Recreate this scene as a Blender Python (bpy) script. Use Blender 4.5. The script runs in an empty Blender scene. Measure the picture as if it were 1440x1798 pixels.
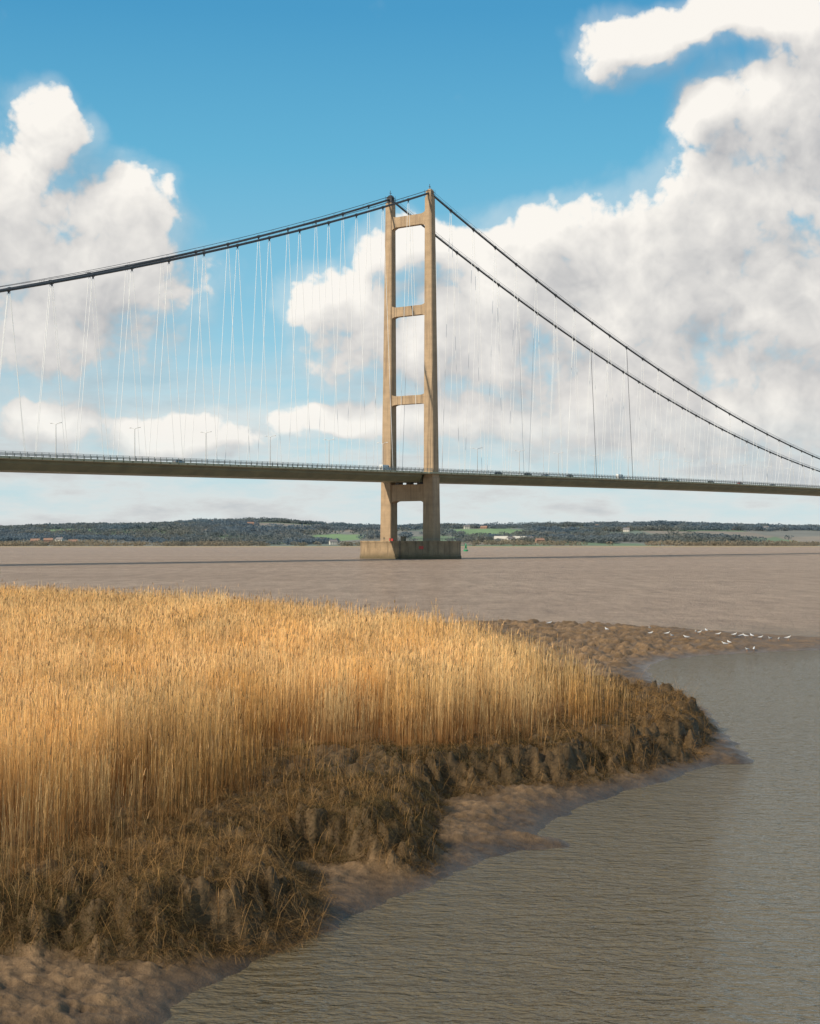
import bpy, math, random
import numpy as np
from mathutils import Vector, Matrix
random.seed(3); rng=np.random.default_rng(7)
scene=bpy.context.scene; COL=scene.collection
CAMH=7.4; F=2767.0
def ip(x,y,z=0.0):
    d=(CAMH-z)*F/(y-952.0); return ((x-720.0)/F*d, d)

# ------------------------------------------------------------------ helpers
def link(o): COL.objects.link(o); return o
def tag(o,label=None,cat=None,kind=None,group=None):
    if label: o["label"]=label
    if cat: o["category"]=cat
    if kind: o["kind"]=kind
    if group: o["group"]=group
    return o
def mesh_data(name,v,f,mat=None,smooth=False):
    me=bpy.data.meshes.new(name); me.from_pydata([tuple(p) for p in v],[],[tuple(q) for q in f]); me.update()
    if mat: me.materials.append(mat)
    if smooth: me.polygons.foreach_set('use_smooth',[True]*len(me.polygons))
    return me
def obj(name,me,parent=None,loc=None):
    o=bpy.data.objects.new(name,me); link(o)
    if parent: o.parent=parent
    if loc is not None: o.location=loc
    return o
def mobj(name,v,f,mat,parent=None,smooth=False,loc=None):
    return obj(name,mesh_data(name,v,f,mat,smooth),parent,loc)
def empty(name,loc=(0,0,0),rz=0,parent=None):
    o=bpy.data.objects.new(name,None); link(o); o.location=loc; o.rotation_euler=(0,0,rz); o.empty_display_size=1
    if parent: o.parent=parent
    return o
class MB:
    def __init__(s): s.v=[]; s.f=[]
    def box(s,x0,x1,y0,y1,z0,z1):
        b=len(s.v); s.v+=[(x0,y0,z0),(x1,y0,z0),(x1,y1,z0),(x0,y1,z0),(x0,y0,z1),(x1,y0,z1),(x1,y1,z1),(x0,y1,z1)]
        s.f+=[tuple(b+i for i in q) for q in [(0,3,2,1),(4,5,6,7),(0,1,5,4),(1,2,6,5),(2,3,7,6),(3,0,4,7)]]
    def loft(s,rings,cap=True,closed=True):
        b=len(s.v); n=len(rings[0])
        for r in rings: s.v+=[tuple(p) for p in r]
        for i in range(len(rings)-1):
            for j in range(n if closed else n-1):
                k=(j+1)%n; s.f.append((b+i*n+j,b+i*n+k,b+(i+1)*n+k,b+(i+1)*n+j))
        if cap:
            s.f.append(tuple(b+j for j in range(n))[::-1]); s.f.append(tuple(b+(len(rings)-1)*n+j for j in range(n)))
    def tube(s,pts,r,n=6,radii=None):
        rings=[]
        for i,p in enumerate(pts):
            a=Vector(pts[max(i-1,0)]); c=Vector(pts[min(i+1,len(pts)-1)]); d=(c-a).normalized()
            u=d.cross(Vector((0,0,1)))
            if u.length<1e-3: u=Vector((1,0,0))
            u.normalize(); w=d.cross(u); rr=radii[i] if radii else r
            rings.append([Vector(p)+(u*math.cos(2*math.pi*k/n)+w*math.sin(2*math.pi*k/n))*rr for k in range(n)])
        s.loft(rings)
    def cyl(s,x,y,z0,z1,r0,r1=None,n=12):
        r1=r0 if r1 is None else r1
        s.loft([[(x+r*math.cos(2*math.pi*k/n),y+r*math.sin(2*math.pi*k/n),z) for k in range(n)] for z,r in ((z0,r0),(z1,r1))])
    def obj(s,name,mat,parent=None,smooth=False,loc=None): return mobj(name,s.v,s.f,mat,parent,smooth,loc)

# ------------------------------------------------------------------ noise
def h2(ix,iy,seed):
    ix=ix.astype(np.int64); iy=iy.astype(np.int64)
    n=(ix*374761393+iy*668265263+seed*144269504)&0xFFFFFFFF
    n=((n^(n>>13))*1274126177)&0xFFFFFFFF
    n=(n^(n>>16))&0xFFFFFFFF
    return n/4294967295.0
def vn(x,y,seed=0):
    x=np.asarray(x,float); y=np.asarray(y,float)
    ix=np.floor(x); iy=np.floor(y); fx=x-ix; fy=y-iy
    fx=fx*fx*fx*(fx*(fx*6-15)+10); fy=fy*fy*fy*(fy*(fy*6-15)+10)
    a=h2(ix,iy,seed); b=h2(ix+1,iy,seed); c=h2(ix,iy+1,seed); d=h2(ix+1,iy+1,seed)
    return (a*(1-fx)+b*fx)*(1-fy)+(c*(1-fx)+d*fx)*fy
def fbm(x,y,o=4,seed=0,g=.5):
    s=0;a=1;t=0
    for i in range(o):
        s=s+a*vn(x*2**i+i*17.3,y*2**i-i*9.1,seed+i); t+=a; a*=g
    return s/t
def sst(a,b,x):
    t=np.clip((x-a)/(b-a),0,1); return t*t*(3-2*t)

# ------------------------------------------------------------------ materials
def N(nt,t,**k):
    n=nt.nodes.new(t)
    for a,b in k.items(): setattr(n,a,b)
    return n
def S(nt,sock,v):
    if isinstance(v,bpy.types.NodeSocket): nt.links.new(v,sock)
    else: sock.default_value=v
def M(nt,op,a,b=None,c=None,clamp=False):
    n=N(nt,'ShaderNodeMath',operation=op,use_clamp=clamp); S(nt,n.inputs[0],a)
    if b is not None: S(nt,n.inputs[1],b)
    if c is not None: S(nt,n.inputs[2],c)
    return n.outputs[0]
def V(nt,op,a,b=None,c=None):
    n=N(nt,'ShaderNodeVectorMath',operation=op); S(nt,n.inputs[0],a)
    if b is not None: S(nt,n.inputs[1],b)
    if c is not None: S(nt,n.inputs[2],c)
    return n
def MIX(nt,f,a,b,bt='MIX'):
    n=N(nt,'ShaderNodeMix',data_type='RGBA',blend_type=bt); S(nt,n.inputs[0],f)
    for s,v in ((n.inputs[6],a),(n.inputs[7],b)):
        if isinstance(v,tuple) and len(v)==3: v=v+(1,)
        S(nt,s,v)
    return n.outputs[2]
def MR(nt,v,a,b,c,d,interp='LINEAR'):
    n=N(nt,'ShaderNodeMapRange',interpolation_type=interp); S(nt,n.inputs[0],v)
    for i,x in enumerate((a,b,c,d)): S(nt,n.inputs[i+1],x)
    return n.outputs[0]
def noise(nt,vec,scale,detail=4,rough=.55,dist=0):
    n=N(nt,'ShaderNodeTexNoise'); S(nt,n.inputs['Vector'],vec); n.inputs['Scale'].default_value=scale
    n.inputs['Detail'].default_value=detail; n.inputs['Roughness'].default_value=rough; n.inputs['Distortion'].default_value=dist
    return n
def newmat(name):
    m=bpy.data.materials.new(name); m.use_nodes=True; nt=m.node_tree; b=nt.nodes['Principled BSDF']; return m,nt,b
def mapped(nt,scale=(1,1,1),src='Object'):
    tc=N(nt,'ShaderNodeTexCoord'); mp=N(nt,'ShaderNodeMapping'); mp.inputs['Scale'].default_value=scale
    nt.links.new(tc.outputs[src],mp.inputs['Vector']); return mp.outputs[0]
def simple(name,c1,c2=None,scale=2,rough=.7,metal=0,bump=0,spec=.5):
    m,nt,b=newmat(name); c2=c2 or tuple(x*.75 for x in c1)
    v=mapped(nt); n=noise(nt,v,scale,5)
    f=MR(nt,n.outputs[0],.35,.65,0,1)
    S(nt,b.inputs['Base Color'],MIX(nt,f,c1,c2)); b.inputs['Roughness'].default_value=rough; b.inputs['Metallic'].default_value=metal
    b.inputs['Specular IOR Level'].default_value=spec
    return m
def concrete(name,c1,c2,stain,lift=3.0,waterline=False):
    m,nt,b=newmat(name)
    v=mapped(nt); vs=mapped(nt,(1,1,.06))
    n1=noise(nt,v,.35,6); n2=noise(nt,vs,.9,5); n3=noise(nt,v,3.0,4)
    c=MIX(nt,MR(nt,n1.outputs[0],.35,.65,0,1),c1,c2)
    c=MIX(nt,M(nt,'MULTIPLY',MR(nt,n2.outputs[0],.48,.7,0,1),.75),c,stain)
    sp=N(nt,'ShaderNodeSeparateXYZ'); nt.links.new(v,sp.inputs[0])
    fr=M(nt,'FRACT',M(nt,'DIVIDE',sp.outputs[2],lift)); ln=MR(nt,fr,0,.06,1,0)
    c=MIX(nt,M(nt,'MULTIPLY',ln,.35),c,stain)
    band=noise(nt,mapped(nt,(.001,.001,.35)),1.0,1)
    c=MIX(nt,MR(nt,band.outputs[0],.4,.65,0,.25),c,stain)
    c=MIX(nt,MR(nt,n3.outputs[0],.3,.7,0,.12),c,(.5,.45,.38))
    if waterline:
        zz=M(nt,'ADD',sp.outputs[2],M(nt,'MULTIPLY',n2.outputs[0],3.0))
        c=MIX(nt,MR(nt,zz,1.8,4.4,.8,0),c,(.075,.065,.035))
    S(nt,b.inputs['Base Color'],c); b.inputs['Roughness'].default_value=.85; b.inputs['Specular IOR Level'].default_value=.2
    return m
m_conc=concrete('tower_concrete',(.42,.295,.18),(.34,.24,.145),(.19,.13,.085))
m_pier=concrete('pier_concrete',(.34,.24,.14),(.24,.17,.10),(.12,.083,.048),2.0,True)
m_steel=simple('deck_steel_paint',(.20,.19,.11),(.145,.14,.085),.15,.55)
m_deckside=simple('deck_edge_paint',(.42,.40,.27),(.32,.31,.20),.3,.6)
m_cable=simple('cable_dark',(.035,.04,.045),(.05,.055,.06),1,.5)
m_hanger=simple('hanger_wire',(.8,.8,.78),(.7,.7,.7),.3,.4)
m_rail=simple('railing_steel',(.23,.24,.22),(.15,.16,.15),.5,.5)
m_asph=simple('asphalt',(.05,.05,.052),(.06,.058,.055),4,.9)
m_dark=simple('dark_steel',(.03,.03,.035),(.05,.05,.05),1,.5)
m_white=simple('white_paint',(.75,.75,.73),(.65,.65,.63),2,.4)
m_red=simple('red_paint',(.55,.04,.03),(.45,.03,.02),2,.4)
m_green=simple('green_paint',(.03,.28,.12),(.02,.2,.09),1,.4)
m_glass=simple('window_glass',(.03,.04,.05),(.04,.05,.06),1,.1)
m_rubber=simple('rubber',(.02,.02,.02),(.03,.03,.03),4,.8)
m_lampg=simple('lamp_pole_paint',(.6,.6,.58),(.5,.5,.5),1,.4)

def attrmat(name,transl=.25):
    m,nt,b=newmat(name); at=N(nt,'ShaderNodeAttribute',attribute_name='col')
    nt.nodes.remove(b); out=[n for n in nt.nodes if n.type=='OUTPUT_MATERIAL'][0]
    d=N(nt,'ShaderNodeBsdfDiffuse'); t=N(nt,'ShaderNodeBsdfTranslucent'); mx=N(nt,'ShaderNodeMixShader'); mx.inputs[0].default_value=transl
    nt.links.new(at.outputs['Color'],d.inputs[0]); nt.links.new(at.outputs['Color'],t.inputs[0])
    nt.links.new(d.outputs[0],mx.inputs[1]); nt.links.new(t.outputs[0],mx.inputs[2]); nt.links.new(mx.outputs[0],out.inputs[0]); return m
m_reed=attrmat('reed_stems',.3); m_grass=attrmat('marsh_grass_blades',.2); m_leaf=attrmat('distant_foliage',.45)

def big_mesh(name,verts,quads,cols,mat,smooth=False):
    me=bpy.data.meshes.new(name); nv=len(verts); nf=len(quads)
    me.vertices.add(nv); me.vertices.foreach_set('co',verts.astype(np.float32).ravel())
    me.loops.add(nf*4); me.loops.foreach_set('vertex_index',quads.astype(np.int32).ravel())
    me.polygons.add(nf); me.polygons.foreach_set('loop_start',np.arange(0,nf*4,4,dtype=np.int32))
    try: me.polygons.foreach_set('loop_total',np.full(nf,4,dtype=np.int32))
    except Exception: pass
    if smooth: me.polygons.foreach_set('use_smooth',np.ones(nf,dtype=bool))
    me.update(calc_edges=True)
    if cols is not None:
        a=me.attributes.new('col','FLOAT_COLOR','POINT')
        c=np.ones((nv,4),np.float32); c[:,:3]=cols; a.data.foreach_set('color',c.ravel())
    me.materials.append(mat)
    return obj(name,me)
def ribbons(base,L,az,lean,bend,width,K,c0,c1,facing=None,wtip=.4,droop=0.0,cpow=1.0):
    n=len(base); t=np.linspace(0,1,K+1)[None,:]
    hor=(lean[:,None]*t+bend[:,None]*t**2)*L[:,None]
    up=(t-droop*t**2)*L[:,None] if np.isscalar(droop) else (t-droop[:,None]*t**2)*L[:,None]
    P=np.zeros((n,K+1,3)); P[:,:,0]=base[:,0,None]+hor*np.cos(az)[:,None]; P[:,:,1]=base[:,1,None]+hor*np.sin(az)[:,None]; P[:,:,2]=base[:,2,None]+up
    fa=facing if facing is not None else rng.uniform(0,math.pi,n)
    w=width[:,None]*(1-(1-wtip)*t)*.5
    D=np.stack([np.cos(fa)[:,None]*w,np.sin(fa)[:,None]*w,np.zeros_like(w)],-1)
    Vv=np.stack([P-D,P+D],2).reshape(-1,3)
    idx=np.arange(n)[:,None]*(2*(K+1))+np.arange(K)[None,:]*2
    Q=np.stack([idx,idx+1,idx+3,idx+2],-1).reshape(-1,4)
    tt=t[:,:,None]**cpow; C=c0[:,None,:]*(1-tt)+c1[:,None,:]*tt
    C=np.repeat(C[:,:,None,:],2,2).reshape(-1,3)
    return Vv,Q,C,P[:,-1,:]
def merge(parts):
    vs=[];qs=[];cs=[];o=0
    for p in parts:
        vs.append(p[0]); qs.append(p[1]+o); cs.append(p[2]); o+=len(p[0])
    return np.concatenate(vs),np.concatenate(qs),np.concatenate(cs)

# ------------------------------------------------------------------ sun / sky
az_s=(-.787,-.617); el=math.radians(33)
tosun=Vector((az_s[0]*math.cos(el),az_s[1]*math.cos(el),math.sin(el))).normalized()
sun=bpy.data.lights.new('sun','SUN'); sun.energy=5.0; sun.angle=math.radians(.5); sun.color=(1,.88,.70)
so=bpy.data.objects.new('sun',sun); link(so); so.rotation_euler=tosun.to_track_quat('Z','Y').to_euler(); so.location=(-50,-50,200)

w=bpy.data.worlds.new('World'); scene.world=w; w.use_nodes=True; nt=w.node_tree; nt.nodes.clear()
out=N(nt,'ShaderNodeOutputWorld'); bg=N(nt,'ShaderNodeBackground'); bg.inputs[1].default_value=.1
nt.links.new(bg.outputs[0],out.inputs[0])
sky=N(nt,'ShaderNodeTexSky',sky_type='NISHITA'); sky.sun_disc=False; sky.sun_elevation=el; sky.sun_rotation=math.atan2(az_s[0],az_s[1])
sky.dust_density=.6; sky.ozone_density=1.5; sky.air_density=1.0
tc=N(nt,'ShaderNodeTexCoord'); sp=N(nt,'ShaderNodeSeparateXYZ'); nt.links.new(tc.outputs['Generated'],sp.inputs[0])
azn=M(nt,'ARCTAN2',sp.outputs[0],sp.outputs[1]); eln=M(nt,'ARCSINE',sp.outputs[2])
cmb=N(nt,'ShaderNodeCombineXYZ'); S(nt,cmb.inputs[0],M(nt,'MULTIPLY',azn,F/100)); S(nt,cmb.inputs[1],M(nt,'MULTIPLY',eln,F/100))
P0=cmb.outputs[0]
blobs=[(95,255,80,90),(20,430,230,190),(225,395,110,100),(180,510,220,145),(80,600,230,95),
 (100,745,120,66),(300,770,185,58),(-130,500,220,300),
 (610,530,120,78),(720,440,115,70),(740,610,230,110),(870,520,210,145),(1000,440,185,100),
 (1060,600,400,180),(1160,490,240,155),(1290,400,190,160),(1370,270,185,170),(1240,205,75,68),(1430,120,120,110),(1320,60,170,55),(1110,92,115,72),(1200,62,110,50),
 (1400,560,320,220),(1550,400,200,400),(610,740,170,46),(850,730,250,80),(1120,730,330,120),(1340,750,260,110),(1440,660,200,160)]
g=bpy.data.node_groups.new('cloud_density','ShaderNodeTree')
g.interface.new_socket(name='P',in_out='INPUT',socket_type='NodeSocketVector'); g.interface.new_socket(name='D',in_out='OUTPUT',socket_type='NodeSocketFloat'); g.interface.new_socket(name='S',in_out='OUTPUT',socket_type='NodeSocketFloat')
gi=N(g,'NodeGroupInput'); go=N(g,'NodeGroupOutput'); P=gi.outputs[0]
wn=noise(g,P,.8,2,.5); wv=V(g,'SUBTRACT',wn.outputs['Color'],(.5,.5,.5)).outputs[0]
W=V(g,'MULTIPLY_ADD',wv,(.9,.7,0),P).outputs[0]
acc=None
for (bx,by,rx,ry) in blobs:
    cx=math.atan((bx-720)/F)*F/100; cy=math.atan((952-by)/F)*F/100; rx/=100; ry/=100
    q=V(g,'MULTIPLY_ADD',W,(1/rx,1/ry,0),(-cx/rx,-cy/ry,0)).outputs[0]
    d=V(g,'DOT_PRODUCT',q,q).outputs['Value']
    acc=d if acc is None else M(g,'SMOOTH_MIN',acc,d,.6)
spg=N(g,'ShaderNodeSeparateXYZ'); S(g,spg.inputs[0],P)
floor=MR(g,spg.outputs[1],9.5,14,-1.0,.55)  # adds unseen cloud cover high overhead to lift the ambient light
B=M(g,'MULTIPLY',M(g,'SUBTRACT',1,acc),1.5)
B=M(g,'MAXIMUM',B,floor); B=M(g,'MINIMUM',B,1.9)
n1=noise(g,P,1.05,9,.57); vo=N(g,'ShaderNodeTexVoronoi'); S(g,vo.inputs['Vector'],W); vo.inputs['Scale'].default_value=2.6; vo.inputs['Detail'].default_value=2.5; vo.inputs['Roughness'].default_value=.5
n2=noise(g,P,.75,1.8,.5)
puff=M(g,'MULTIPLY',M(g,'SUBTRACT',.42,vo.outputs['Distance']),.5)
D=M(g,'ADD',M(g,'ADD',B,M(g,'MULTIPLY',M(g,'SUBTRACT',n1.outputs[0],.5),2.5)),puff)
S(g,go.inputs[0],D)
S(g,go.inputs[1],M(g,'ADD',M(g,'ADD',M(g,'MULTIPLY',B,.9),M(g,'MULTIPLY',M(g,'SUBTRACT',n2.outputs[0],.5),2.2)),M(g,'MULTIPLY',puff,.8)))
def dens(vec):
    n=N(nt,'ShaderNodeGroup'); n.node_tree=g; S(nt,n.inputs[0],vec); return n.outputs[0],n.outputs[1]
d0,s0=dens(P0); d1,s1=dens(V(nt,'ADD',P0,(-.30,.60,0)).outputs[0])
spw=N(nt,'ShaderNodeSeparateXYZ'); S(nt,spw.inputs[0],P0)
wid=MR(nt,M(nt,'SUBTRACT',s0,s1),-.4,.4,1.2,.55)
alpha=MR(nt,M(nt,'DIVIDE',d0,wid),.0,1,0,1,'SMOOTHSTEP')
veil=MR(nt,s0,-.7,.6,0,.30,'SMOOTHSTEP')
alpha=M(nt,'MAXIMUM',alpha,veil)
sh=M(nt,'ADD',M(nt,'MULTIPLY',M(nt,'SUBTRACT',s0,s1),.52),.52)
sh=M(nt,'ADD',sh,M(nt,'MULTIPLY',M(nt,'SUBTRACT',d0,s0),.13))
sh=M(nt,'SUBTRACT',sh,M(nt,'MULTIPLY',M(nt,'MAXIMUM',M(nt,'SUBTRACT',s0,.7),0),.10))
sh=MR(nt,sh,.02,.98,0,1)
cc=MIX(nt,sh,(4.1,4.1,4.3),(10.0,9.5,8.8))
cr=N(nt,'ShaderNodeValToRGB'); S(nt,cr.inputs[0],MR(nt,spw.outputs[1],0,30,0,1))
els=[(0,(.64,.78,.82)),(.05,(.48,.73,.81)),(.12,(.30,.62,.77)),(.22,(.135,.475,.69)),(.30,(.068,.345,.60)),(.5,(.05,.26,.48)),(1,(.03,.16,.38))]
e_=cr.color_ramp.elements; e_[0].position=0; e_[0].color=els[0][1]+(1,); e_[1].position=1; e_[1].color=els[-1][1]+(1,)
for p_,c_ in els[1:-1]:
    q=e_.new(p_); q.color=c_+(1,)
grad=V(nt,'SCALE',cr.outputs[0]); grad.inputs['Scale'].default_value=10
skc=MIX(nt,.85,MIX(nt,1.0,sky.outputs[0],(.6,.9,1.1),'MULTIPLY'),grad.outputs[0])
ln=noise(nt,V(nt,'MULTIPLY',P0,(.35,1.3,0)).outputs[0],1.0,8,.6)
lowf=M(nt,'MULTIPLY',MR(nt,spw.outputs[1],4.2,.9,0,1,'SMOOTHSTEP'),MR(nt,ln.outputs[0],.36,.58,.2,.95))
skc=MIX(nt,lowf,skc,MIX(nt,MR(nt,ln.outputs[0],.50,.66,0,1),(7.6,7.6,7.4),(5.3,5.6,5.8)))
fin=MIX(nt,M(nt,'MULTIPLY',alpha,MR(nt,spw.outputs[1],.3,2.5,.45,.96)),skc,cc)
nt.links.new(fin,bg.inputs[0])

# ------------------------------------------------------------------ terrain near bank
def chaikin(p,it=2):
    p=np.array(p,float)
    for _ in range(it):
        q=np.roll(p,-1,0); p=np.stack([.75*p+.25*q,.25*p+.75*q],1).reshape(-1,2)
    return p
def sd(poly,x,y):
    best=np.full(x.shape,1e18); ins=np.zeros(x.shape,bool)
    for i in range(len(poly)):
        ax,ay=poly[i]; bx,by=poly[(i+1)%len(poly)]
        ex,ey=bx-ax,by-ay; L=ex*ex+ey*ey+1e-12
        t=np.clip(((x-ax)*ex+(y-ay)*ey)/L,0,1)
        dd=(x-ax-t*ex)**2+(y-ay-t*ey)**2; best=np.minimum(best,dd)
        c=((ay>y)!=(by>y)); 
        if abs(ey)>1e-12: ins^=c&(x<ex*(y-ay)/ey+ax)
    return np.where(ins,1,-1)*np.sqrt(best)
shore=[ip(250,1830),ip(330,1757),ip(480,1668),ip(560,1640),ip(635,1607),ip(665,1580),ip(755,1552),ip(840,1516),ip(905,1496),ip(1000,1491),ip(1005,1480),ip(940,1464),ip(1005,1421),ip(1085,1395),ip(1165,1375),ip(1245,1343),ip(1325,1342),ip(1325,1328),ip(1290,1314),ip(1275,1290),ip(1243,1245),ip(1180,1217),ip(1145,1197),ip(1135,1172),ip(1165,1158),ip(1250,1150),ip(1398,1143),ip(1500,1137),ip(1560,1130),ip(1500,1122),ip(1398,1118),ip(1300,1111),ip(1150,1102),ip(1000,1096),ip(885,1093),(-8,146),(-22,166),(-45,195),(-220,260),(-220,10),(-14,10)]
marsh=[(-12,26.6),(-8.3,27.2),(-6.9,26.8),(-6.15,27.7),(-4.75,26.9),(-3.5,27.8),(-2.5,28.6),(-1.8,30.2),(-1.9,32.3),(-2.8,34.8),(-1.6,35.2),(-.1,34.3),(.7,36.2),(.5,39.8),(.7,43.2),(2.2,45.0),(3.4,46.2),(4.8,46.9),(6.3,48.6),(8.0,50.6),(9.7,53.4),(11.2,58.3),(12.0,64.0),(11.8,68),(10.2,72.5),(8.2,76),(7.0,82),(6,90),(4.4,98),(-.5,112),(-8,127),(-18,142),(-39,165),(-62,182),(-210,220),(-210,27)]
reedp=[(-12,29.2),(-7.9,29.4),(-6.2,31.2),(-4.9,34.3),(-4.0,38.3),(-3.9,43.6),(-2.1,47.4),(0,46.6),(2.25,47.4),(4.2,50.1),(6.6,54.0),(7.9,58),(7.4,64),(6.4,72),(5.5,81),(2.9,92),(-2.7,105),(-9.7,122),(-19.3,137),(-39,160),(-62,178),(-200,215),(-200,30)]
shoreC=chaikin(shore,2); marshC=chaikin(marsh,1); reedC=chaikin(reedp,2)
def ground(x,y,full=False):
    wx=(fbm(x*.9,y*.9,3,11)-.5); wy=(fbm(x*.9+40,y*.9+7,3,12)-.5)
    s=np.clip(y/60,.6,1.6)
    dS=sd(shoreC,x+wx*.7,y+wy*.9*s)
    dM=sd(marshC,x+wx*1.2*s,y+wy*1.4*s)
    lum=fbm(x*1.1,y*.8,3,21); fine=fbm(x*5,y*3.5,4,31); rid=1-np.abs(2*fbm(x*.8,y*.45,4,41)-1)
    rill=1-np.abs(2*fbm(x*1.5+y*2.4,(x*1.6-y*1.3)*.5,4,45)-1)
    pos=np.clip(dS,0,None)
    farm=sst(80,95,y)
    z=np.where(dS>0,(.40-.22*farm)*(1-np.exp(-pos/1.0)),np.maximum(dS*.22,-1.5))
    z=z+np.clip(pos*.9,0,1)*((lum-.5)*.18+(fine-.5)*.12-(rill-.6)*.20*(1-farm))
    spit=farm*np.clip(pos/2.5,0,1)*sst(30,14,x)*sst(2,10,x)
    clod=fbm(x*1.6,y*.9,4,77)
    z=z+spit*((rid-.70)*.35+(clod>.53)*.14+(clod>.60)*.12)
    st=sst(-.10,1.15,dM+(lum-.5)*.6+(fine-.5)*.5)
    z=z+st*(.85+(fbm(x*.6,y*.6,3,51)-.5)*.3)
    edge=np.exp(-np.clip(dM,0,None)/3.0)*st
    tus=fbm(x*1.9+3,y*1.4,4,61)
    tr=1-np.abs(2*fbm(x*.9+30,y*.6,2,63)-1)
    z=z+edge*((tus-.5)*.9-sst(.80,.98,tr)*.55)+st*(fine-.5)*.16
    if full: return z,dS,dM,lum,fine,tus,farm,rid
    return z
nr,nc=720,680
Zr=16*(260/16)**(np.linspace(0,1,nr)); U=np.linspace(-.62,.38,nc)
YY,UU=np.meshgrid(Zr,U,indexing='ij'); XX=UU*YY
zz,dS,dM,lum,fine,tus,farm,rid=ground(XX,YY,True)
vv=np.stack([XX,YY,zz],-1).reshape(-1,3)
ii=(np.arange(nr-1)[:,None]*nc+np.arange(nc-1)[None,:]).reshape(-1)
qq=np.stack([ii,ii+1,ii+nc+1,ii+nc],-1)
mudd=np.array([.150,.094,.048]); mudw=np.array([.068,.045,.025]); veg=np.array([.085,.054,.025]); lit=np.array([.20,.115,.045])
wet=np.clip(1-(zz-.05)/.4,0,1)[...,None]
wet=wet*(1-.45*farm[...,None])
c=mudd*(1-wet)+mudw*wet; c=c*(.55+.9*lum[...,None])*(.8+.4*rid[...,None])*(.65+.7*fine[...,None])*(1+.15*farm[...,None])
sm=sst(-.4,.2,dM)[...,None]; c=c*(1-sm)+(veg*(.6+.9*fine[...,None]))*sm
dR=sd(reedC,XX,YY); rr=sst(0,.8,dR)[...,None]; c=c*(1-rr)+lit*rr*(.8+.4*fine[...,None])
m_ground,gt,gb=newmat('mud_bank'); at=N(gt,'ShaderNodeAttribute',attribute_name='col'); v=mapped(gt)
na=noise(gt,v,5,7,.6); nb=noise(gt,v,24,4,.6)
S(gt,gb.inputs['Base Color'],MIX(gt,1.0,at.outputs['Color'],MIX(gt,MR(gt,na.outputs[0],.3,.7,0,1),(.66,.65,.63),(1.3,1.3,1.3)),'MULTIPLY'))
sp2=N(gt,'ShaderNodeSeparateXYZ'); S(gt,sp2.inputs[0],v)
S(gt,gb.inputs['Roughness'],MR(gt,sp2.outputs[2],.03,.30,.32,.75)); gb.inputs['Specular IOR Level'].default_value=.25
bp=N(gt,'ShaderNodeBump'); bp.inputs['Strength'].default_value=1; bp.inputs['Distance'].default_value=.05
S(gt,bp.inputs['Height'],M(gt,'ADD',na.outputs[0],M(gt,'MULTIPLY',nb.outputs[0],.3))); gt.links.new(bp.outputs[0],gb.inputs['Normal'])
go_=big_mesh('ground',vv,qq,c.reshape(-1,3),m_ground,True); tag(go_,'brown tidal mud bank with eroded marsh edge','ground','structure')

# ------------------------------------------------------------------ reeds
NR=520000
u=rng.uniform(-.34,.17,NR); a=.62
zlo,zhi=26.5,175.; r=rng.uniform(0,1,NR); ry=(zlo**a+r*(zhi**a-zlo**a))**(1/a); rx=u*ry
dR=sd(reedC,rx+(fbm(rx*.8,ry*.8,3,5)-.5)*3.8,ry+(fbm(rx*.8,ry*.6,3,6)-.5)*6.5)
clump=fbm(rx*1.3,ry*1.0,3,90)
dMr=sd(marshC,rx,ry)
gap=np.clip((clump-.31)*4.2,.05,1)
prob=np.where(dR>0,np.clip(.14+dR*.15,0,1)*gap,.10*np.exp(dR/2.2)*np.clip((clump-.38)*6,0,1.5))
tip_=sst(6.2,8.5,rx)*(ry<75)
keep=(dMr>.3)&(rng.uniform(0,1,NR)<prob*(1-.6*tip_))&((dR>0)|(ry<66))
rx,ry,dR,clump,tip_=rx[keep],ry[keep],dR[keep],clump[keep],tip_[keep]; n=len(rx)
gz=ground(rx,ry)
hvar=.75*(fbm(rx*.12,ry*.10,3,71)-.5)+.8*(fbm(rx*.7,ry*.5,3,72)-.5)
ht=(2.0+hvar)*rng.normal(1,.14,n)*np.clip(.56+dR*.13,.24,1)*(1-.35*tip_)
base=np.stack([rx,ry,gz-.03],-1); az=rng.normal(.35,1.4,n)
tone=fbm(rx*.35,ry*.15,3,81)
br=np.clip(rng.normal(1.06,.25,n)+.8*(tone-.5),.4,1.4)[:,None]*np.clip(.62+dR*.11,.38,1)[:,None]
hue=np.clip(rng.normal(.5,.3,n)+(fbm(rx*.5,ry*.3,2,84)-.5)*1.5,0,1)[:,None]
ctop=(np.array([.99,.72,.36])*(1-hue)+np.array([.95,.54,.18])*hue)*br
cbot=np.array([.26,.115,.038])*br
wd=np.clip(.0070*(ry/35)**.9,.0065,.031)*rng.uniform(.6,1.5,n)
lean=np.abs(rng.normal(0,.035,n)); lean[rng.uniform(0,1,n)<.03]+=.3; bend=np.abs(rng.normal(0.01,.03,n))
parts=[]
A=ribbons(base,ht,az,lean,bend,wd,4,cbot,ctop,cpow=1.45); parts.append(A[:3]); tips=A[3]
k=rng.uniform(0,1,n)<.28
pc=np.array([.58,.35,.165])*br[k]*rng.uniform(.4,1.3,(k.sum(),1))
Bp=ribbons(tips[k]-np.array([0,0,.05]),rng.uniform(.12,.24,k.sum()),az[k],rng.uniform(.02,.25,k.sum()),rng.uniform(.0,.3,k.sum()),wd[k]*2.5,2,pc,pc*1.1,wtip=.2); parts.append(Bp[:3])
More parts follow.
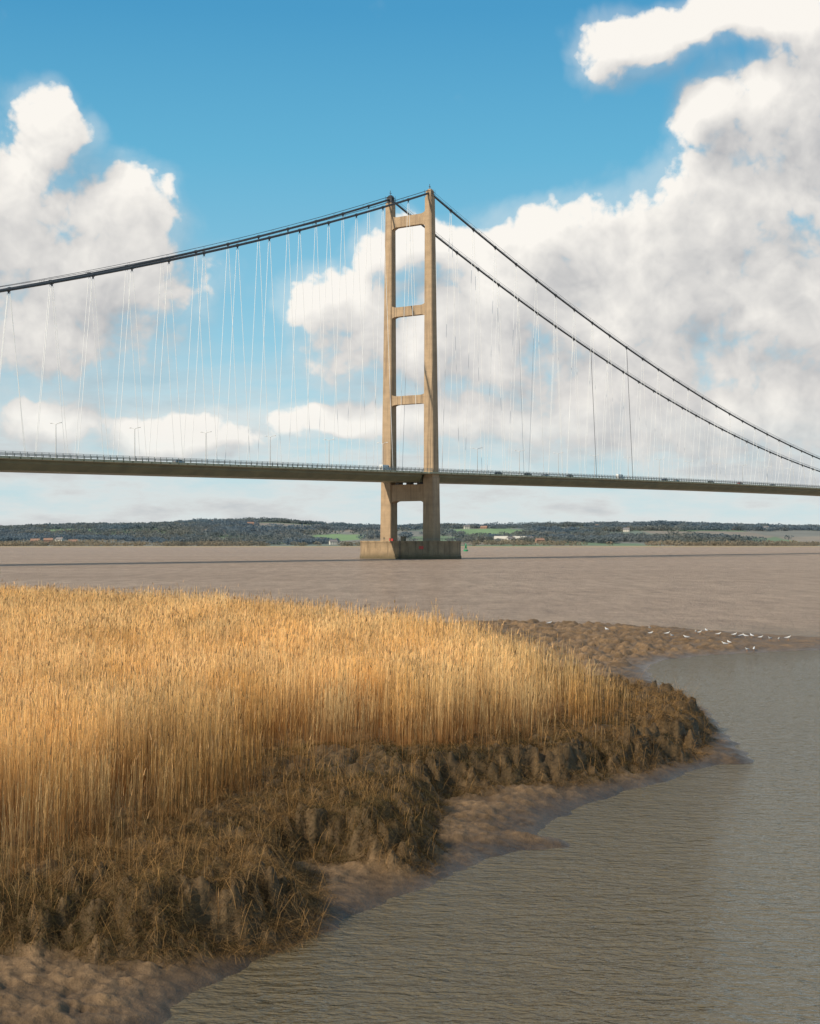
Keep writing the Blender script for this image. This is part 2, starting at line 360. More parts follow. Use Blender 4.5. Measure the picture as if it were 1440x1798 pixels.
for q in range(2):
    k=(rng.uniform(0,1,n)<(.45 if q==0 else .3))&(ry<110)
    m=k.sum(); fr=rng.uniform(.2,.8,m)[:,None]
    lb=base[k]*(1-fr)+tips[k]*fr
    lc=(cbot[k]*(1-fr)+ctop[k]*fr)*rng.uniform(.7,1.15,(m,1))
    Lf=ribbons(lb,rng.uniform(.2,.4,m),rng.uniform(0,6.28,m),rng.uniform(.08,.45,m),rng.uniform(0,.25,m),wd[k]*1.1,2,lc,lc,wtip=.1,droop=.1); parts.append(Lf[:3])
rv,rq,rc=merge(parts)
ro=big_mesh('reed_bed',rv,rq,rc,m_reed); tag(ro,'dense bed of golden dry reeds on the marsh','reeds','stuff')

# ------------------------------------------------------------------ marsh grass
nc0=52000
cy=25+rng.uniform(0,1,nc0)**1.2*58; cx=rng.uniform(-.34,.24,nc0)*cy
wx=(fbm(cx*.9,cy*.9,3,11)-.5); wy=(fbm(cx*.9+40,cy*.9+7,3,12)-.5); s_=np.clip(cy/60,.6,1.6)
dm=sd(marshC,cx+wx*1.2*s_,cy+wy*1.4*s_); dr=sd(reedC,cx,cy)
patch=fbm(cx*.8,cy*.8,3,99)
bare=((cx+1.6)/2.2)**2+((cy-43.8)/2.0)**2<1
k=(dm>-.1)&(dr<1.8)&((patch>.34)|(dm<.6))&(rng.uniform(0,1,nc0)<np.clip(38/cy,.4,1))&(~bare|(rng.uniform(0,1,nc0)<.3))
cx,cy,dm,patch=cx[k],cy[k],dm[k],patch[k]; nk=len(cx)
nb_=42
bx=np.repeat(cx,nb_)+rng.normal(0,.15,nk*nb_); by=np.repeat(cy,nb_)+rng.normal(0,.15,nk*nb_)
dirc=np.arctan2(by-np.repeat(cy,nb_),bx-np.repeat(cx,nb_))+rng.normal(0,1.0,nk*nb_)
bz=ground(bx,by); n=len(bx)
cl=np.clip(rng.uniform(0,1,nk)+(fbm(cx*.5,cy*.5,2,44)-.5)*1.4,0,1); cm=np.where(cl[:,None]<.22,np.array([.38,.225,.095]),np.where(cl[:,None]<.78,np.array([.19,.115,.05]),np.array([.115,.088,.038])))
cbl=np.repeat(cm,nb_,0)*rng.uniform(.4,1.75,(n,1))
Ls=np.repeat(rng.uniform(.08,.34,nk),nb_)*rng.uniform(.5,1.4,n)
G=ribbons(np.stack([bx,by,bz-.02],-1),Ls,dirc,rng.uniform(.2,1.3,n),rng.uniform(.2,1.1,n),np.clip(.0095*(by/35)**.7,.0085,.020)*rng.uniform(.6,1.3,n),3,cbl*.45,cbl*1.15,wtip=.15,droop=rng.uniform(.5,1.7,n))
gparts=[G[:3]]
k=rng.uniform(0,1,n)<.012; m=k.sum()
sc=np.array([.58,.33,.125])*rng.uniform(.3,1.1,(m,1))
St=ribbons(np.stack([bx[k],by[k],bz[k]],-1),rng.uniform(.3,1.1,m)*rng.uniform(.4,1,m),rng.uniform(0,6.28,m),rng.uniform(.0,.45,m),rng.uniform(0,.4,m),np.full(m,.0075),2,sc*.6,sc,wtip=.5,droop=.15); gparts.append(St[:3])
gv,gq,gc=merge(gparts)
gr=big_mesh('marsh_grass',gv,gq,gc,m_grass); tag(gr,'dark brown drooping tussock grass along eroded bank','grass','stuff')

# ------------------------------------------------------------------ water
m_w,wt,wb=newmat('estuary_water'); wt.nodes.remove(wb); wo=[x for x in wt.nodes if x.type=='OUTPUT_MATERIAL'][0]
v=mapped(wt); sp3=N(wt,'ShaderNodeSeparateXYZ'); S(wt,sp3.inputs[0],v)
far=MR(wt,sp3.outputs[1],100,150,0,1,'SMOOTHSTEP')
mp=N(wt,'ShaderNodeMapping'); S(wt,mp.inputs[0],v); mp.inputs['Rotation'].default_value=(0,0,.35); mp.inputs['Scale'].default_value=(.85,1.6,1)
r1=noise(wt,mp.outputs[0],1.9,3,.55,.6); r2=noise(wt,mp.outputs[0],5.5,3,.55,.4); r3=noise(wt,mp.outputs[0],.35,3,.5)
hgt=M(wt,'ADD',M(wt,'ADD',r1.outputs[0],M(wt,'MULTIPLY',r2.outputs[0],.42)),M(wt,'MULTIPLY',r3.outputs[0],1.0))
bp=N(wt,'ShaderNodeBump'); bp.inputs['Strength'].default_value=1; S(wt,bp.inputs['Distance'],MR(wt,far,0,1,.16,.6)); S(wt,bp.inputs['Height'],hgt)
pn=noise(wt,V(wt,'MULTIPLY',v,(.006,.02,1)).outputs[0],1,4,.6)
r4=noise(wt,V(wt,'MULTIPLY',v,(.28,.05,1)).outputs[0],1,6,.8)
rp=MR(wt,M(wt,'ADD',M(wt,'MULTIPLY',r3.outputs[0],.3),M(wt,'MULTIPLY',r4.outputs[0],.7)),.36,.64,.72,1.26)  # light and dark of the ripples painted into the far water colour
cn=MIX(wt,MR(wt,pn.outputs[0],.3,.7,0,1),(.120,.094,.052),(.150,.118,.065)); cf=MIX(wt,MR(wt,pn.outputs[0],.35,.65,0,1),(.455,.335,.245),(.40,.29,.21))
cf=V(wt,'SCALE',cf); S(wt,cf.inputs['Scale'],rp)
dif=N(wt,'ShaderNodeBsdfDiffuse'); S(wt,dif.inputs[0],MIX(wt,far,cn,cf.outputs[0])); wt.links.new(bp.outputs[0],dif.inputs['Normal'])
gl=N(wt,'ShaderNodeBsdfGlossy'); gl.inputs['Roughness'].default_value=.08; wt.links.new(bp.outputs[0],gl.inputs['Normal'])
fr=N(wt,'ShaderNodeFresnel'); fr.inputs[0].default_value=1.45; wt.links.new(bp.outputs[0],fr.inputs['Normal'])
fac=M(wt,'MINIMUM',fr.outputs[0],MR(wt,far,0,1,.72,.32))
mx=N(wt,'ShaderNodeMixShader'); S(wt,mx.inputs[0],fac); wt.links.new(dif.outputs[0],mx.inputs[1]); wt.links.new(gl.outputs[0],mx.inputs[2]); wt.links.new(mx.outputs[0],wo.inputs[0])
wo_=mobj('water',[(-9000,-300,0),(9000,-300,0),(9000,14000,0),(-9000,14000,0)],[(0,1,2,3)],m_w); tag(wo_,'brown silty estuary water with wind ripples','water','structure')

# ------------------------------------------------------------------ far land
nx,ny=420,150
lx=np.linspace(-3200,3200,nx); ly=2250+ (np.linspace(0,1,ny)**1.4)*6000
LX,LY=np.meshgrid(lx,ly)
def land(x,y):
    sh=2420+(fbm(x/500,x*0,3,3)-.5)*260-.03*x
    d=y-sh; ridge=44+ (fbm(x/600,y/2500,3,8)-.5)*34 +9*np.exp(-((x+450)/420)**2)- 12*sst(-700,-1300,x)
    z=np.where(d<0,np.maximum(d*.02,-3),1.6*np.clip(d/15,0,1)+ridge*sst(150,1750,d)*.86+ridge*.14*sst(500,900,d))
    return z+np.clip(d/300,0,1)*(fbm(x/220,y/220,4,9)-.5)*10,d
def field(x,y):
    e=lambda cx_,cy_,a_,b_: ((x-cx_)/a_)**2+((y-cy_)/b_)**2
    w_=(fbm(x/60,y/60,3,33)-.5)*.8
    return ((e(165,3330,85,230)+w_<1)|(e(-150,3150,60,130)+w_<1)|(e(330,3550,70,120)+w_<1)|(e(-700,3250,70,110)+w_<1))
LZ,LD=land(LX,LY)
wxx=LX+ (fbm(LX/300,LY/300,2,14)-.5)*160; wyy=LY+(fbm(LX/300,LY/300,2,15)-.5)*160
cell=h2(np.floor(wxx/230),np.floor(wyy/260),5)[...,None]
pal=[np.array([.15,.20,.115]),np.array([.24,.205,.16]),np.array([.15,.175,.135]),np.array([.19,.185,.155]),np.array([.17,.21,.135])]  # field colours greyed and paled, distance haze painted in
lc=np.where(cell<.25,pal[0],np.where(cell<.45,pal[1],np.where(cell<.62,pal[2],np.where(cell<.84,pal[3],pal[4]))))
fm=field(LX,LY)[...,None]; lc=np.where(fm,np.array([.18,.26,.12]),lc)
lc=lc*(.85+.3*fbm(LX/40,LY/60,3,17)[...,None])+np.array([.01,.018,.03])  # bluish lift paints aerial haze over the land colours
bch=sst(70,30,LD)[...,None]; lc=lc*(1-bch)+np.array([.36,.28,.18])*bch
ii=(np.arange(ny-1)[:,None]*nx+np.arange(nx-1)[None,:]).reshape(-1)
m_land,lt,lb=newmat('far_fields'); at=N(lt,'ShaderNodeAttribute',attribute_name='col'); lt.links.new(at.outputs['Color'],lb.inputs['Base Color']); lb.inputs['Roughness'].default_value=.95; lb.inputs['Specular IOR Level'].default_value=.1
lo=big_mesh('hills',np.stack([LX,LY,LZ],-1).reshape(-1,3),np.stack([ii,ii+1,ii+nx+1,ii+nx],-1),lc.reshape(-1,3),m_land,True); tag(lo,'low farmland hills across the river','hills','structure')
def woods(name,n0,ylo,yhi,thr,ns,hmin,hmax,cA,cB,label,seed,leftbias=0):
    y=rng.uniform(ylo,yhi,n0); x=rng.uniform(-.36,.36,n0)*y
    z,d=land(x,y); f=fbm(x/260,y/200,3,seed)-leftbias*np.clip(x/900,-1,1)
    k=(d>25)&((f>thr)|((rng.uniform(0,1,n0)<.015)))&~field(x,y)
    x,y,z=x[k],y[k],z[k]; n=len(x); h=rng.uniform(hmin,hmax,n)*(.8+.5*fbm(x/90,y/90,2,4))
    q=ns; px=rng.normal(0,1,(n,q,3)); px/=np.linalg.norm(px,axis=2,keepdims=True); px*=rng.uniform(.35,1,(n,q,1))**.5
    rad=h[:,None]*rng.uniform(.7,1.15,(n,1))
    C=np.stack([x[:,None]+px[...,0]*rad,y[:,None]+px[...,1]*rad,z[:,None]+h[:,None]*(.50+.42*px[...,2])],-1)
    s=h[:,None]*rng.uniform(.06,.12,(n,q))
    a1=rng.normal(0,1,(n,q,3)); a1/=np.linalg.norm(a1,axis=2,keepdims=True); a2=np.cross(a1,rng.normal(0,1,(n,q,3))); a2/=np.linalg.norm(a2,axis=2,keepdims=True)
    a1*=s[...,None]; a2*=s[...,None]
    Vq=np.stack([C-a1-a2,C+a1-a2,C+a1+a2,C-a1+a2],2).reshape(-1,3)
    T=np.stack([np.stack([x-.35,y,z-1],-1),np.stack([x+.35,y,z-1],-1),np.stack([x+.2,y,z+h*.6],-1),np.stack([x-.2,y,z+h*.6],-1)],1).reshape(-1,3)
    mixf=np.clip((fbm(x/170,y/120,3,66)-.5)*2.4+.35,0,1)[:,None]
    tc_=(np.array(cA)*(1-mixf)+np.array(cB)*mixf)*rng.uniform(.97,1.03,(n,1))
    cq=np.repeat(tc_,q*4,0); ct=np.repeat(tc_*.7,4,0)
    VV=np.concatenate([Vq,T]); Q=np.arange(len(VV)).reshape(-1,4)
    o=big_mesh(name,VV,Q,np.concatenate([cq,ct]),m_leaf); tag(o,label,'trees','stuff')
woods('hill_woodland',13000,2800,4400,.49,52,7,12,(.155,.20,.235),(.20,.205,.185),'dark winter woodland over the far hills',40,.06)  # tree colours carry painted haze, lifted and blued for distance
woods('shore_scrub',3000,2400,2660,.44,36,4,9,(.25,.22,.17),(.33,.27,.19),'brown leafless scrub along far shore',50)
woods('ridge_trees',2800,3950,4400,.38,52,7,13,(.16,.205,.24),(.19,.205,.20),'tree line along the hill crest',60)  # crest trees likewise paled, haze mixed into their colour

# houses on far hills
m_w1=simple('house_render_white',(.55,.52,.45),(.48,.45,.40),.2,.8); m_w2=simple('house_brick',(.30,.18,.13),(.25,.15,.11),.2,.85)
m_rf=simple('roof_slate',(.20,.19,.19),(.17,.16,.16),.3,.8)
def house_proto(L,Wd,Hh,mw,mr,barn=False):
    wall=MB(); wall.v=[(-L/2,-Wd/2,0),(L/2,-Wd/2,0),(L/2,Wd/2,0),(-L/2,Wd/2,0),(-L/2,-Wd/2,Hh),(L/2,-Wd/2,Hh),(L/2,Wd/2,Hh),(-L/2,Wd/2,Hh),(-L/2,0,Hh+Wd*.38),(L/2,0,Hh+Wd*.38)]
    wall.f=[(0,1,5,4),(2,3,7,6),(0,4,8,7,3),(1,2,6,9,5)]
    roof=MB(); e=.5; rh=Wd*.38; sl=rh/(Wd/2)
    roof.loft([[(x,-Wd/2-e,Hh-e*sl+.05),(x,0,Hh+rh+.05),(x,Wd/2+e,Hh-e*sl+.05),(x,Wd/2+e,Hh-e*sl+.35),(x,0,Hh+rh+.4),(x,-Wd/2-e,Hh-e*sl+.35)] for x in (-L/2-e,L/2+e)])
    win=[]
    nw=max(2,int(L/3.5))
    for i in range(nw):
        x=-L/2+(i+.5)*L/nw
        for zc in ((1.0,3.8) if Hh>4.5 else (1.0,)):
            b=MB(); b.box(x-.6,x+.6,-Wd/2-.06,-Wd/2+.1,zc,zc+1.3); win.append(mesh_data('window',b.v,b.f,m_glass))
    ch=MB(); ch.box(L*.3-.5,L*.3+.5,-.5,.5,Hh+rh*.7,Hh+rh+1.3)
    return (mesh_data('wall',wall.v,wall.f,mw),mesh_data('roof',roof.v,roof.f,mr),win,None if barn else mesh_data('chimney',ch.v,ch.f,m_w2))
protos=[(house_proto(13,8,5.5,m_w1,m_rf),'white rendered house with grey slate roof among trees'),(house_proto(15,8,5.5,m_w2,m_w2),'brick house with red tiled roof among trees'),(house_proto(24,12,5,m_w1,m_w1,True),'long pale shed with light roof beside field')]
hp=[(62,0,1),(85,0,1),(105,0,0),(128,0,1),(320,1,0),(336,1,0),(372,1,1),(560,1,0),(585,0,0),(820,1,0),(850,1,1),(880,0,2),(912,0,2),(930,0,0),(897,0,0),(1000,1,0),(1052,1,1),(1100,1,0),(1230,1,0),(1290,1,1),(1345,1,0),(240,1,0),(440,1,1),(948,0,1),(780,1,0)]
for i,(px,far_,k) in enumerate(hp):
    y=(3500+random.uniform(-300,350)) if far_ else 2700+random.uniform(-60,120)
    if 870<px<940: y=2830+random.uniform(-20,40)
    x=(px-720)/F*y; z,_=land(np.array([x]),np.array([y])); z=float(z[0])+(2 if 870<px<940 else 0)
    (wa,rf,wi,chm),lab=protos[k]
    e=empty('house' if k<2 else 'farm_shed',(x,y,z-.3),random.uniform(-.4,.4)); tag(e,lab,'house' if k<2 else 'shed',None,'houses on the far shore')
    o=obj('wall',wa,e); r_=obj('roof',rf,e)
    if chm: obj('chimney',chm,r_)
    for wm in wi[:6]: obj('window',wm,e)

# ------------------------------------------------------------------ bridge
TH=math.radians(53.3)
BR=empty('suspension_bridge',(0,706,0),TH); tag(BR,'long concrete and steel suspension bridge spanning the estuary','bridge')
def road(t): return 38.7+.0139*t if t<0 else 38.7+.0169*t-1.2e-5*t*t
def cab(t): return 162.5-.367*(-t)+2.31e-4*t*t if t<0 else 162.5-.326*t+2.31e-4*t*t
TW=empty('bridge_tower',(0,0,0),0,BR); tag(TW,'slender twin-legged concrete bridge tower')
def rect(cx,cy,a,b,z,ch=.35):
    a/=2;b/=2
    return [(cx-a+ch,cy-b,z),(cx+a-ch,cy-b,z),(cx+a,cy-b+ch,z),(cx+a,cy+b-ch,z),(cx+a-ch,cy+b,z),(cx-a+ch,cy+b,z),(cx-a,cy+b-ch,z),(cx-a,cy-b+ch,z)]
def legw(z):
    t=(z-8)/(160-8); return 5.5-1.9*t-(.35 if z>36 else 0), 6.1-2.1*t-(.35 if z>36 else 0), 11.95-.95*t
for sgn in (-1,1):
    mb=MB(); rings=[]
    for z in (7.5,20,32,36,36.2,60,90,120,148,160.5):
        a,b,cc_=legw(z); rings.append(rect(0,sgn*cc_,a,b,z))
    mb.loft(rings); mb.obj('tower_leg',m_conc,TW)
    mb=MB(); a,b,cc_=legw(160)
    mb.box(-a/2+.5,a/2-.5,sgn*cc_-b/2+.4,sgn*cc_+b/2-.4,160.5,163.2)
    mb.loft([rect(0,sgn*cc_,a-.6,b-.8,163.2,.3),rect(0,sgn*cc_,a-2.2,b-2.2,164.2,.3)])
    mb.obj('cable_saddle',m_conc if sgn<0 else m_dark,TW)
    mb=MB()
    for dx in (-a/2+.1,0,a/2-.1):
        for dy in (-b/2+.1,0,b/2-.1): mb.cyl(dx,sgn*cc_+dy,160.5,163.8 if (dx or dy) else 165.4,.07,n=5)
    for zz_ in (161.8,162.6):
        for dy in (-b/2+.1,b/2-.1): mb.box(-a/2,a/2,sgn*cc_+dy-.05,sgn*cc_+dy+.05,zz_,zz_+.1)
    mb.cyl(.8,sgn*cc_+.6,164,166.6,.06,n=5); mb.box(.1,1.5,sgn*cc_+.5,sgn*cc_+.7,165.3,165.5); mb.cyl(-.9,sgn*cc_-.5,164,166.2,.06,n=5)
    mb.obj('top_railing',m_dark,TW)
def beam(z0,z1,th,fl,e0=.72):
    zc=(z0+z1)/2; a,b,c_=legw(zc); w_=c_-b/2+.15
    n=20; top=[];bot=[]
    for i in range(n+1):
        y=-w_+2*w_*i/n; e=abs(y)/w_
        f=fl*max(0,(e-e0)/(1-e0))**2
        top.append((y,z1+(f if z0>40 else 0))); bot.append((y,z0-f))
    sec=bot+top[::-1]
    mb=MB(); mb.loft([[(x,y,z) for y,z in sec] for x in (-th/2,th/2)]); mb.obj('cross_beam',m_conc,TW)
beam(149.0,153.6,2.6,1.0); beam(108.8,113.0,2.8,.7); beam(69.2,73.0,3.0,.7); beam(25.8,33.2,4.2,.9,.75)
mb=MB(); [mb.box(-1.5,1.5,y-1,y+1,33.2,34.3) for y in (-6,0,6)]; mb.obj('deck_bearing',m_dark,TW)
def stad(Lh,R,z,n=10):
    pts=[]
    for k in range(n+1):
        a=-math.pi/2+math.pi*k/n; pts.append((R*math.sin(a)*1.0,Lh+R*math.cos(a)*.8,z))
    for k in range(n+1):
        a=math.pi/2+math.pi*k/n; pts.append((R*math.sin(a),-Lh+R*math.cos(a)*.8,z))
    return pts
pr=empty('tower_pier',(0,0,0),0,BR); tag(pr,'massive rounded concrete pier stained brown at waterline')
PL=15.9
mb=MB(); mb.loft([stad(PL,11.5,-3),stad(PL,11.5,1.4),stad(PL,11.2,1.6),stad(PL,11.2,7.2),stad(PL,11.45,7.2),stad(PL,11.45,8.0)]); mb.obj('pier_base',m_pier,pr)
mb=MB(); st_=stad(PL-.2,11.1,8.0,14)
for i,p in enumerate(st_):
    mb.cyl(p[0],p[1],8,9.1,.05,n=4); q=st_[(i+1)%len(st_)]
    for hz in (8.55,9.1): mb.tube([(p[0],p[1],hz),(q[0],q[1],hz)],.04,4)
mb.obj('pier_railing',m_rail,pr)
for (x,y) in ((-3,22),(3,-21),(-8,14)):
    mb=MB(); mb.cyl(x,y,8,12.5,.12,.08,6); mb.cyl(x,y,12.5,13.1,.35,.3,8); mb.obj('navigation_light',m_rail,pr)
mb=MB(); mb.box(-7,-5.6,-2,0,8,9.8); mb.box(-7.1,-5.5,-2.1,.1,9.8,9.95); mb.obj('equipment_cabin',m_pier,pr)
mb=MB(); mb.box(-7.5,-6.8,4,5,8,9.0); mb.cyl(-7,6,8,9.2,.3); mb.obj('equipment_box',m_red,pr)
sg=MB(); sg.box(-11.34,-11.16,-15.7,-13.3,4.4,5.7); sg.obj('notice_board',m_red,pr)
ld=MB()
for y in (-3.3,-2.7): ld.box(-11.75,-11.65,y-.04,y+.04,-1,8.6)
for i in range(24): ld.box(-11.73,-11.67,-3.3,-2.7,-.9+i*.4,-.82+i*.4)
ld.obj('ladder',m_dark,pr)

DK=empty('bridge_deck',(0,0,0),0,BR); tag(DK,'long slender steel box deck with olive edges')
ts=sorted(set([-530+9*i for i in range(216)]+[-8,-6,-4.5,4.5,6,8]))
def hw(t): return 8.2 if abs(t)<4.6 else 11.0
rings=[]
for t in ts:
    z=road(t); h_=hw(t)
    rings.append([(t,-h_,z-1.25),(t,-h_,z-2.3),(t,-min(h_,8.0),z-4.5),(t,min(h_,8.0),z-4.5),(t,h_,z-2.3),(t,h_,z-1.25)])
mb=MB(); mb.loft(rings); mb.obj('box_girder',m_steel,DK)
rings=[]
for t in ts:
    z=road(t); e=15.6 if abs(t)<6.1 else 14.25
    rings.append([(t,-e,z-.35),(t,-e,z-1.0),(t,-11.5,z-1.2),(t,11.5,z-1.2),(t,e,z-1.0),(t,e,z-.35),(t,11.4,z-.35),(t,11.4,z-.1),(t,-11.4,z-.1),(t,-11.4,z-.35)])
mb=MB(); mb.loft(rings); mb.obj('footway_slab',m_deckside,DK)
rv_=[];rf_=[]
for i,t in enumerate(ts):
    rv_+=[(t,-8.0 if abs(t)<5 else -10.9,road(t)-.09),(t,8.0 if abs(t)<5 else 10.9,road(t)-.09)]
    if i: rf_.append((2*i-2,2*i,2*i+1,2*i-1))
mobj('roadway',rv_,rf_,m_asph,DK)
def railing(y,hh,post,sp_,name,mat,rails,inf=.05):
    mb=MB(); t=-330
    while t<760:
        if not (abs(t)<4 and abs(y)<14): 
            z=road(t); mb.box(t-post,t+post,y-post,y+post,z-.4,z+hh)
        t+=sp_
    for rz_ in rails:
        seg=[tt for tt in ts if -340<tt<770]
        if abs(y)<13: segs=[[tt for tt in seg if tt<=-4.5],[tt for tt in seg if tt>=4.5]]
        else: segs=[seg]
        for sgm in segs: mb.loft([[(tt,y-inf,road(tt)+rz_-inf),(tt,y+inf,road(tt)+rz_-inf),(tt,y+inf,road(tt)+rz_+inf),(tt,y-inf,road(tt)+rz_+inf)] for tt in sgm])
    mb.obj(name,mat,DK)
for y in (-14.1,14.1): railing(y,1.35,.07,3.0,'railing',m_rail,(.3,.65,1.0,1.35),.05)
for y in (-11.2,11.2): railing(y,.9,.09,3.0,'crash_barrier',m_rail,(.45,.85),.12)
mb=MB()
t=-528
while t<1400:
    z=road(t); 
    if abs(t)>6:
        for y in (-14.3,14.3): mb.box(t-.25,t+.25,y-.05,y+.05,z-1.0,z-.35)
    t+=4.5
mb.obj('edge_bracket',m_steel,DK)
for sgn in (-1,1):
    pts=[(t,sgn*11.0,cab(t)) for t in np.arange(-530,1411,10)]
    mb=MB(); mb.tube([tuple(p) for p in pts],.46,8); mb.obj('main_cable',m_cable,BR,True)
    mb=MB()
    for off in (-.55,.55):
        mb.tube([(p[0],p[1]+off,p[2]+1.35) for p in pts[25:130]],.07,4)
    for p in pts[25:130:2]:
        for off in (-.55,.55): mb.tube([(p[0],p[1],p[2]),(p[0],p[1]+off,p[2]+1.35)],.05,4)
    mb.obj('cable_handrail',m_cable,BR)
    mb=MB()
    for side in (-1,1):
        for i in range(29 if side<0 else 39):
            t=side*(16+18.1*i); z=cab(t)
            if z<road(t)+2: continue
            d=.5; mb.tube([(t-d,sgn*11,cab(t-d)),(t+d,sgn*11,cab(t+d))],.62,8); mb.box(t-.25,t+.25,sgn*11-.15,sgn*11+.15,z-1.2,z-.4)
    mb.obj('cable_clamp',m_cable,BR)
hm=MB(); hm.cyl(0,0,0,1,.088,n=5); hme=mesh_data('hanger',hm.v,hm.f,m_hanger); hmd=mesh_data('hanger',hm.v,hm.f,m_dark)
hang=[]
for sgn in (-1,1):
    for side in (-1,1):
        for i in range(26 if side<0 else 38):
            t=side*(16+18.1*i)
            for dt in (-7,7):
                a=Vector((t+dt*.06,sgn*11.0,cab(t)-1.1)); b=Vector((t+dt,sgn*11.15,road(t+dt)-.3))
                if a.z<b.z+1: continue
                wpos=Vector((math.cos(TH)*t-math.sin(TH)*sgn*11,706+math.sin(TH)*t+math.cos(TH)*sgn*11))
                hang.append((wpos.length if -250<t<520 else 1e6+abs(t),a,b))
hang.sort(key=lambda h:h[0])
for _,a,b in hang[:100]:
    drk=(170<a.x<190 and b.x>a.x)
    o=obj('hanger',hmd if drk else hme,BR); dv=a-b; o.location=b; o.rotation_euler=dv.to_track_quat('Z','Y').to_euler(); o.scale=(1.4 if drk else 1,1.4 if drk else 1,dv.length)
mb=MB()
for _,a,b in hang[100:]: mb.tube([b,a],.08,5)
o=mb.obj('hanger_wires',m_hanger,BR); o["kind"]="stuff"

pl=MB(); pl.cyl(0,0,0,12.2,.2,.12,8); pl.cyl(0,0,0,.8,.3,.28,8); pl.tube([(0,-2.0,12.6),(0,-1,12.5),(0,0,12.15),(0,1,12.5),(0,2.0,12.6)],.09,6)
hd=MB(); hd.loft([rect(0,0,.35,.9,0,.08),rect(0,0,.42,1.1,.1,.08),rect(0,0,.25,.8,.26,.05)])
plm=mesh_data('pole',pl.v,pl.f,m_lampg); hdm=mesh_data('lamp_head',hd.v,hd.f,m_lampg)
def bw(t,y,z): 
    return Vector((t*math.cos(TH)-y*math.sin(TH),706+t*math.sin(TH)+y*math.cos(TH),z))
t=-240.8
while t<520:
    e=empty('street_lamp',bw(t,0,road(t)-.09),TH); tag(e,'tall white double-arm street lamp on bridge deck','street lamp',None,'street lamps along the bridge')
    obj('pole',plm,e)
    for y in (-2.4,2.4): obj('lamp_head',hdm,e,(0,y,12.55))
    t+=36.8
def car_mesh(L,Wd,prof,win_prof):
    b=MB(); b.loft([[(x,y*(1 if z<.9 else .86),z) for x,z in prof] for y in (-Wd/2,Wd/2)])
    g_=MB()
    for s in (-1,1):
        bse=len(g_.v); g_.v+=[(x,s*(Wd/2*(1 if z<.9 else .86)+.015),z) for x,z in win_prof]; g_.f.append(tuple(range(bse,bse+len(win_prof))))
    return b,g_
prof=[(-2.15,.35),(2.15,.35),(2.2,.75),(1.35,.95),(.55,1.42),(-1.2,1.45),(-2.0,.98),(-2.2,.9)]
winp=[(-1.75,.98),(1.15,.98),(.5,1.34),(-1.15,1.37)]
vprof=[(-2.9,.4),(2.9,.4),(2.95,1.1),(2.1,1.35),(1.5,2.4),(1.3,2.55),(-2.85,2.55),(-2.95,2.4)]
vwin=[(.8,1.4),(1.95,1.4),(1.42,2.2),(.8,2.2)]
wh=MB(); wh.loft([[(.32*math.cos(k*math.pi/6),y,.32+.32*math.sin(k*math.pi/6)) for k in range(12)] for y in (-.1,.1)]); whm=mesh_data('wheel',wh.v,wh.f,m_rubber)
paints={'dark blue':simple('paint_dark_blue',(.02,.03,.08),None,2,.3),'black':simple('paint_black',(.012,.012,.014),None,2,.3),'silver':simple('paint_silver',(.45,.45,.46),None,2,.3,.4),'red':simple('paint_car_red',(.35,.03,.025),None,2,.3),'white':m_white}
def vehicle(t,y,colr,van=False,flip=False):
    b,g_=car_mesh(4.4 if not van else 5.9,1.8 if not van else 2.0,vprof if van else prof,vwin if van else winp)
    e=empty('van' if van else 'car',bw(t,y,road(t)-.08),TH+(math.pi if flip else 0)); tag(e,f'{colr} {"panel van" if van else "hatchback car"} driving along the bridge deck','van' if van else 'car',None,'traffic on the bridge')
    b.obj('body',paints[colr],e); g_.obj('window',m_glass,e)
    for x in ((-1.35,1.35) if not van else (-1.9,1.9)):
        for yy in (-.82,.82): obj('wheel',whm,e,(x,yy,0))
vehicle(-26,-6,'white',True); vehicle(62,-6.5,'dark blue'); vehicle(88,-6.5,'black'); vehicle(110,-3,'silver',flip=True); vehicle(128,-6.5,'black'); vehicle(232,-6.5,'dark blue'); vehicle(250,-4,'silver'); vehicle(290,-6.5,'black'); vehicle(330,-6.5,'red'); vehicle(180,-6.5,'white',True)
vehicle(-150,-5,'silver'); vehicle(380,-6,'dark blue')

# ------------------------------------------------------------------ buoy
bxp,byp=ip(818,968)
e=empty('navigation_buoy',(bxp,byp,0)); tag(e,'green navigation buoy floating on the brown river','buoy')
mb=MB(); mb.cyl(0,0,-.6,1.0,2.0,2.0,16); mb.cyl(0,0,1.0,1.4,2.0,1.2,16); mb.obj('float',m_green,e)
mb=MB()
for k in range(4):
    a=k*math.pi/2+.4; mb.tube([(1.3*math.cos(a),1.3*math.sin(a),1.3),(.45*math.cos(a),.45*math.sin(a),5)],.14,5)
mb.cyl(0,0,3.2,3.4,.9,.9,8); mb.box(-.7,.7,-.05,.05,2.4,4.4); mb.obj('lattice_frame',m_green,e)
mb=MB(); mb.cyl(0,0,5.2,6.8,.8,.03,10); mb.obj('topmark',m_green,e)

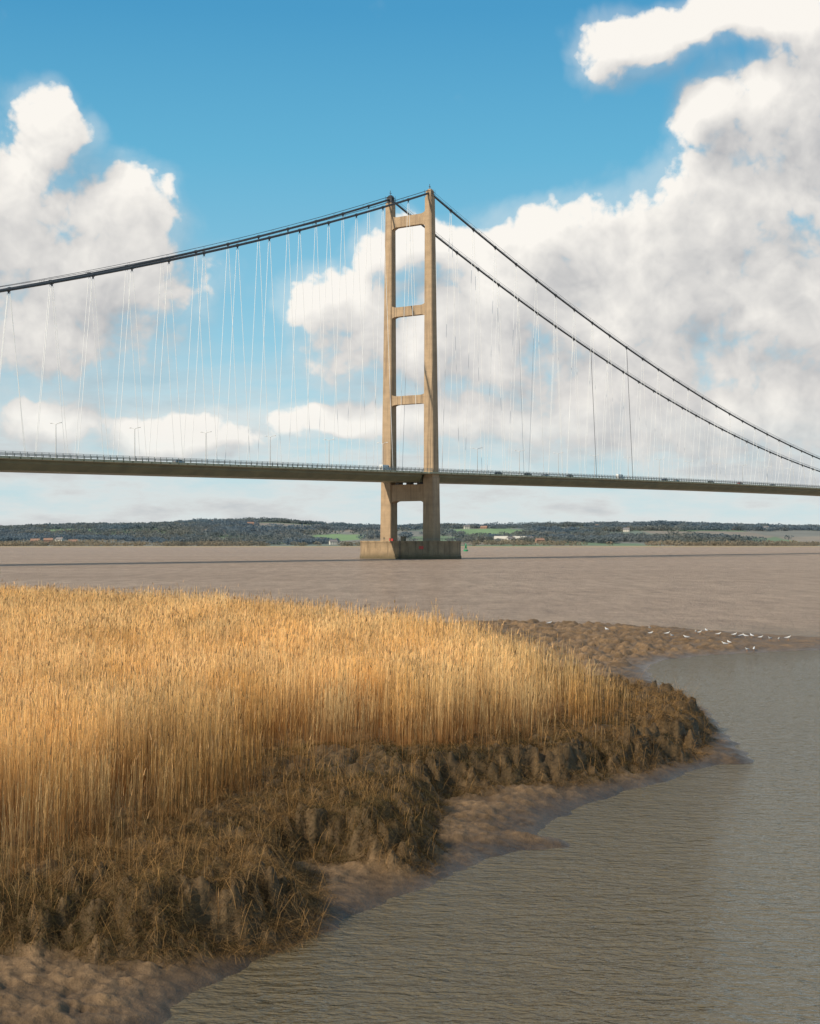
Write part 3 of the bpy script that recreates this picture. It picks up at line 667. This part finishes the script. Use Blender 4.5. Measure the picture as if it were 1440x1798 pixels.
# ------------------------------------------------------------------ gulls
m_gw=simple('gull_wing_grey',(.42,.43,.45),(.36,.37,.4),5,.7); m_gb=simple('gull_beak_orange',(.6,.25,.05),None,5,.5)
def gull():
    sec=[(-.26,.12,.012,.03),(-.17,.13,.03,.045),(-.06,.135,.065,.075),(.05,.15,.075,.08),(.12,.18,.055,.055),(.155,.225,.036,.034),(.18,.255,.036,.034),(.21,.26,.026,.024),(.225,.258,.01,.01)]
    b=MB(); b.loft([[(x,ry_*math.cos(k*math.pi/5),z+rz_*math.sin(k*math.pi/5)) for k in range(10)] for x,z,rz_,ry_ in [(s[0],s[1]+.04,s[2],s[3]) for s in sec]])
    bk=MB(); bk.tube([(.22,0,.297),(.28,0,.285)],.01,6,[.012,.004])
    wg=[]
    for s in (-1,1):
        q=MB(); q.loft([[(x,s*(y_+.012*math.cos(k*math.pi/4)),z+h_*math.sin(k*math.pi/4)) for k in range(8)] for x,y_,z,h_ in [(-.33,.03,.165,.005),(-.2,.055,.175,.03),(-.04,.078,.185,.05),(.08,.066,.195,.035),(.12,.05,.2,.01)]]); wg.append(mesh_data('wing',q.v,q.f,m_gw,True))
    lg=[]
    for s in (-1,1):
        q=MB(); q.tube([(0.02,s*.03,0),(0,s*.03,.06),(.01,s*.03,.13)],.006,5); q.tube([(.06,s*.03,.003),(.02,s*.03,.006)],.01,4); lg.append(mesh_data('leg',q.v,q.f,m_gb))
    return mesh_data('gull_body',b.v,b.f,m_white,True),mesh_data('beak',bk.v,bk.f,m_gb),wg,lg
gb_,bk_,wg_,lg_=gull()
gp=[(1141,1107),(1143,1114),(1172,1115),(1222,1112),(1229,1113),(1240,1112),(1290,1117),(1302,1118),(1309,1119),(1320,1119),(1336,1121),(1352,1124),(1368,1125),(1384,1124),(1273,1134),(1280,1136),(1312,1140),(1324,1139),(1180,1118),(965,1101),(1065,1108),(1262,1116),(1205,1126)]
for (px,py) in gp:
    x,y=ip(px,py,.22); z=float(ground(np.array([x]),np.array([y]))[0]); z=max(z,.02)
    o=obj('gull',gb_,None,(x,y,z)); o.rotation_euler=(0,0,random.uniform(0,6.28)); s=random.uniform(.85,1.0); o.scale=(s,s,s)
    tag(o,'white gull with grey wings standing on mud','gull',None,'gulls resting on the mudbank')
    obj('beak',bk_,o)
    for q in wg_: obj('wing',q,o)
    for q in lg_: obj('leg',q,o)

# ------------------------------------------------------------------ camera
cam=bpy.data.cameras.new('camera'); co=bpy.data.objects.new('camera',cam); link(co); co.location=(0,0,CAMH); co.rotation_euler=(math.radians(90),0,0)
cam.sensor_fit='HORIZONTAL'; cam.sensor_width=36; cam.lens=36*F/1440; cam.shift_y=53/1440; cam.clip_end=30000; cam.clip_start=.5
scene.camera=co
scene.view_settings.view_transform='Standard'; scene.view_settings.look='None'; scene.view_settings.exposure=0
